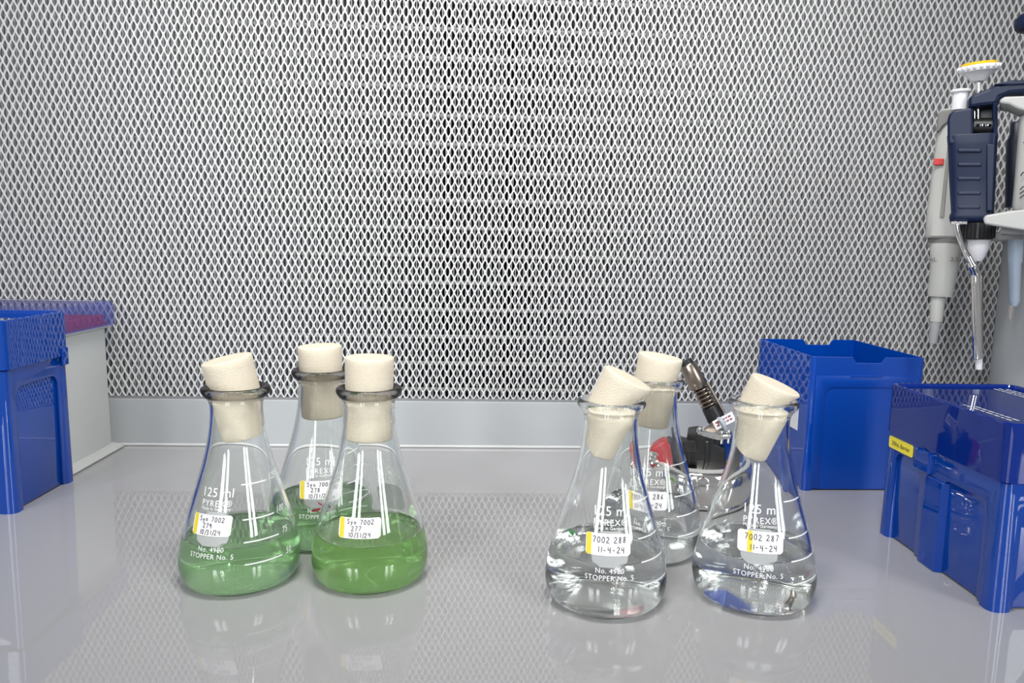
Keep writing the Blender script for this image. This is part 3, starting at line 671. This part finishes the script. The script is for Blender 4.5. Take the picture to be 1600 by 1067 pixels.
prism('hook_cap', [(1552, 132), (1566, 128), (1583, 124.5), (1602, 125), (1612, 126.5), (1612, 134), (1600, 132), (1580, 133)], 0-.0140, .028, M['navy'], np_, .0015)
for i, (py, xr) in enumerate(((235, 1534), (257, 1534), (279, 1533), (302, 1533), (324, 1532))):
    prism('grip_rib', [(1496, py-3), (xr, py-3), (xr, py+3), (1496, py+3)], 0-.0165+.0002*i*5, .006, M['navy'], np_, .0008)
ft = F.at(1537, 216, -.0158)
prism('handle_panel', [(1541, 225), (1555, 225), (1551, 330), (1541, 330)], 0-.0152, .004, M['navy'], np_, .0008)
# counter drum in the window
d0 = F.at(1521, 198, -.002); d1 = F.at(1551, 198, -.002)
MB().tube([d0, d1], .0062, 24).build('volume_drum', M['black'], np_, True, angle=40)
for k in range(3):
    a = F.at(1526+k*8.5, 196, -.0086); MB().tube([a, a+Vector((.0022, 0, 0))], .0011, 10).build('drum_stud', M['chrome'], np_, True)
MB().tube([F.at(1528.5, 190, -.004), F.at(1528.5, 124, -.004)], .00125, 12).build('plunger_rod', M['chrome'], np_, True)
MB().tube([F.at(1523, 190), F.at(1523, 165)], .0011, 12).build('plunger_rod', M['chrome'], np_, True)
axp = Vector((-.10, -.06, 1)).normalized(); bc = F.at(1529, 127, -.004)
MB().lathe([(.0, 0), (.0046, 0), (.0052, .0006), (.0070, .0034), (.0105, .0058), (.0124, .0068), (.0128, .0080), (.0128, .0100), (.0122, .0106), (.0, .0106)], bc, 40, axp).build('plunger_button', M['white'], np_, True, angle=35)
b = MB().lathe([(.0, 0), (.0116, 0), (.0116, .0008), (.0105, .0020), (.0, .0026)], bc+axp*.0106, 40, axp); yc = b.build('button_cap', M['yellow_cap'], np_, True, angle=40); yc['label'] = 'yellow cap'
b = MB()
for k in range(20):
    a = 2*PI*k/20; u = axp.orthogonal().normalized(); v_ = axp.cross(u); p = bc+axp*.009+(u*math.cos(a)+v_*math.sin(a))*.0127; b.tube([p-axp*.0014, p+axp*.0014], .0011, 6)
b.build('button_knurl', M['white'], np_, True)
ej = F.at(1498.5, 172, -.002)
MB().lathe([(.0, 0), (.0050, 0), (.0050, .0115), (.0066, .0122), (.0069, .0130), (.0066, .0140), (.0, .0142)], ej, 32).build('ejector_button', M['white'], np_, True, angle=35)
# collar, white cone, steel arm, tip
k0 = F.at(1526, 374)
MB().lathe([(.0, 0), (.0098, 0), (.0104, .0006), (.0106, .0116), (.0098, .0126), (.0, .0126)], k0, 40).build('collar_nut', M['black'], np_, True, angle=35)
for k in range(22):
    a = 2*PI*k/22; p = k0+Vector((math.cos(a), math.sin(a), 0))*.0106
    MB().box(p.x-.0006, p.x+.0006, p.y-.0006, p.y+.0006, p.z+.001, p.z+.0115).build('nut_rib', M['black'], np_)
MB().lathe([(.0, 0), (.0030, 0), (.0042, .002), (.0070, .010), (.0074, .0155), (.0, .0155)], F.at(1527, 408), 32).build('shaft_cone', M['white'], np_, True, angle=40)
MB().tube(smooth_path([F.at(1495, 350, -.0115), F.at(1498, 366, -.0115), F.at(1508, 392, -.011), F.at(1519, 414, -.009), F.at(1524, 430, -.005), F.at(1525.5, 470, -.004), F.at(1527.5, 560, -.004)], 6), [.0021]*14+[.0024]*4+[.0031]*19, 20).build('ejector_arm', M['chrome'], np_, True)
MB().prism([F.at(1485, 346, -.013), F.at(1512, 346, -.013), F.at(1512, 351, -.013), F.at(1485, 351, -.013)], F.n*.011).build('arm_bracket', M['chrome'], np_, False, .0004)
MB().tube([F.at(1529.5, 430, +.001), F.at(1529.5, 559, +.001)], .0028, 16).build('shaft', M['bronze'], np_, True)
MB().tube([F.at(1529, 552, -.002), F.at(1529.5, 577, -.002)], [.0027, .0022], 16).build('nozzle', M['white'], np_, True)
# big grey pipette hanging behind
Yg = .600
F = Frame(P(1480, 340, Yg))
gp = empty('pipette', F.at(1462, 535), 'large grey pipette with red band hanging behind the yellow capped navy pipette', 'pipette', 'pipettes on the stand')
body('handle', [(1446, 1512, 372, .013), (1445, 1512, 369, .0145), (1448, 1513, 330, .0150), (1457, 1516, 260, .0150), (1464, 1520, 205, .0150), (1467, 1522, 178, .0140), (1472, 1522, 172, .012)], M['grey'], gp, 0, .55)
prism('finger_hook', [(1463, 206), (1465, 178), (1471, 173), (1500, 168), (1500, 184), (1482, 190), (1472, 198), (1468, 205)], 0-.017, .034, M['grey_dark'], gp, .0012)
prism('side_strip', [(1482, 214), (1487, 210), (1475, 340), (1468, 340)], 0-.0160, .004, M['grey_mid'], gp, .0006)
prism('colour_band', [(1459.5, 247.5), (1475, 247.5), (1474, 257.5), (1458.5, 257.5)], 0-.0170, .004, M['red_band'], gp, .0004)['label'] = 'red band'
body('lower_rim', [(1449, 1511, 379, .013), (1449, 1512, 371, .013)], M['grey_dark'], gp, 0, 1)
body('barrel', [(1449, 1489, 463, .0085), (1449, 1490, 457, .0095), (1453, 1498, 420, .0110), (1453, 1500, 404, .0118), (1452, 1506, 378, .0125), (1455, 1503, 375, .012)], M['grey'], gp, 0, 1)
body('barrel_nose', [(1452, 1473, 502, .0050), (1454, 1478, 464, .0062), (1455, 1480, 460, .0062)], M['grey'], gp, 0, 1)
body('tip_cone', [(1451, 1464, 536, .0030), (1451, 1466, 528, .0036), (1453, 1471, 504, .0046), (1453, 1472, 501, .0046)], M['post'], gp, 0, 1)
for t_, a, c in (('mL', 1457, 408), ('2.5', 1491, 408)):
    v, g = text_mesh(t_, .0048); p0 = F.at(a, c); cx = F.at(1477, c)
    R = .0121; V = []
    for u, z in v:
        x = (p0-cx).dot(F.u)+u; x = max(-R*.995, min(R*.995, x)); w_ = cx+F.u*x-F.n*(math.sqrt(R*R-x*x)*.985+.0003); V.append((w_.x, w_.y, p0.z+z))
    me = bpy.data.meshes.new('volume_print'); me.from_pydata(V, [], g); link('volume_print', me, M['grey_dark'], gp)
# navy pipette half hidden behind the stand's edge
Yn = .585
F = Frame(P(1585, 340, Yn))
hp = empty('pipette', F.at(1584, 560), 'narrow dark navy pipette with pale blue lower barrel beside the post', 'pipette', 'pipettes on the stand')
body('handle', [(1570, 1600, 324, .010), (1570, 1600, 318, .0115), (1571, 1604, 250, .012), (1572, 1606, 222, .012), (1577, 1606, 212, .011), (1578, 1604, 196, .010), (1580, 1604, 192, .009)], M['navy_dark'], hp, 0, .6)
body('barrel', [(1579, 1590, 478, .0028), (1576, 1594, 470, .0042), (1575, 1596, 412, .0050), (1574, 1598, 408, .0056), (1574, 1600, 374, .0060)], M['tip_blue'], hp, -.07, 1)
body('nozzle', [(1574, 1582, 500, .0015), (1577, 1586, 476, .0020)], M['chrome'], hp, -.07, 1)
# light grey pipette at the edge
Yl = .512
F = Frame(P(1625, 260, Yl))
lp = empty('pipette', F.at(1630, 330), 'light grey pipette with dark writing cut off by the picture edge', 'pipette', 'pipettes on the stand')
body('handle', [(1582, 1668, 328, .012), (1581, 1668, 322, .013), (1586, 1668, 270, .0145), (1591, 1668, 205, .015), (1593, 1666, 184, .015), (1600, 1660, 178, .012)], M['grey_light'], lp, 0, .55)
b = MB()
def stroke(pts, w=.0007):
    V = []
    ps = smooth_path([F.at(a, c, -.0162) for a, c in pts], 4)
    b.tube(ps, w/2, 6)
for s_ in ([(1595, 275), (1597, 271), (1600, 269), (1606, 271)], [(1599, 223), (1603, 221), (1608, 224)], [(1594, 297), (1598, 292), (1606, 290)], [(1593, 303), (1597, 300), (1602, 297), (1608, 297)], [(1593, 310), (1598, 306), (1606, 303)]): stroke(s_)
b.build('writing', M['ink'], lp, True)
MB().tube([F.at(1630, 180), F.at(1606, 46)], .0018, 12).build('plunger_rod', M['chrome'], lp, True)
MB().lathe([(.0, 0), (.0060, 0), (.0078, .0015), (.0085, .0045), (.0080, .0085), (.0055, .0112), (.0, .0122)], F.at(1606, 49), 32).build('plunger_button', M['navy'], lp, True, angle=60)
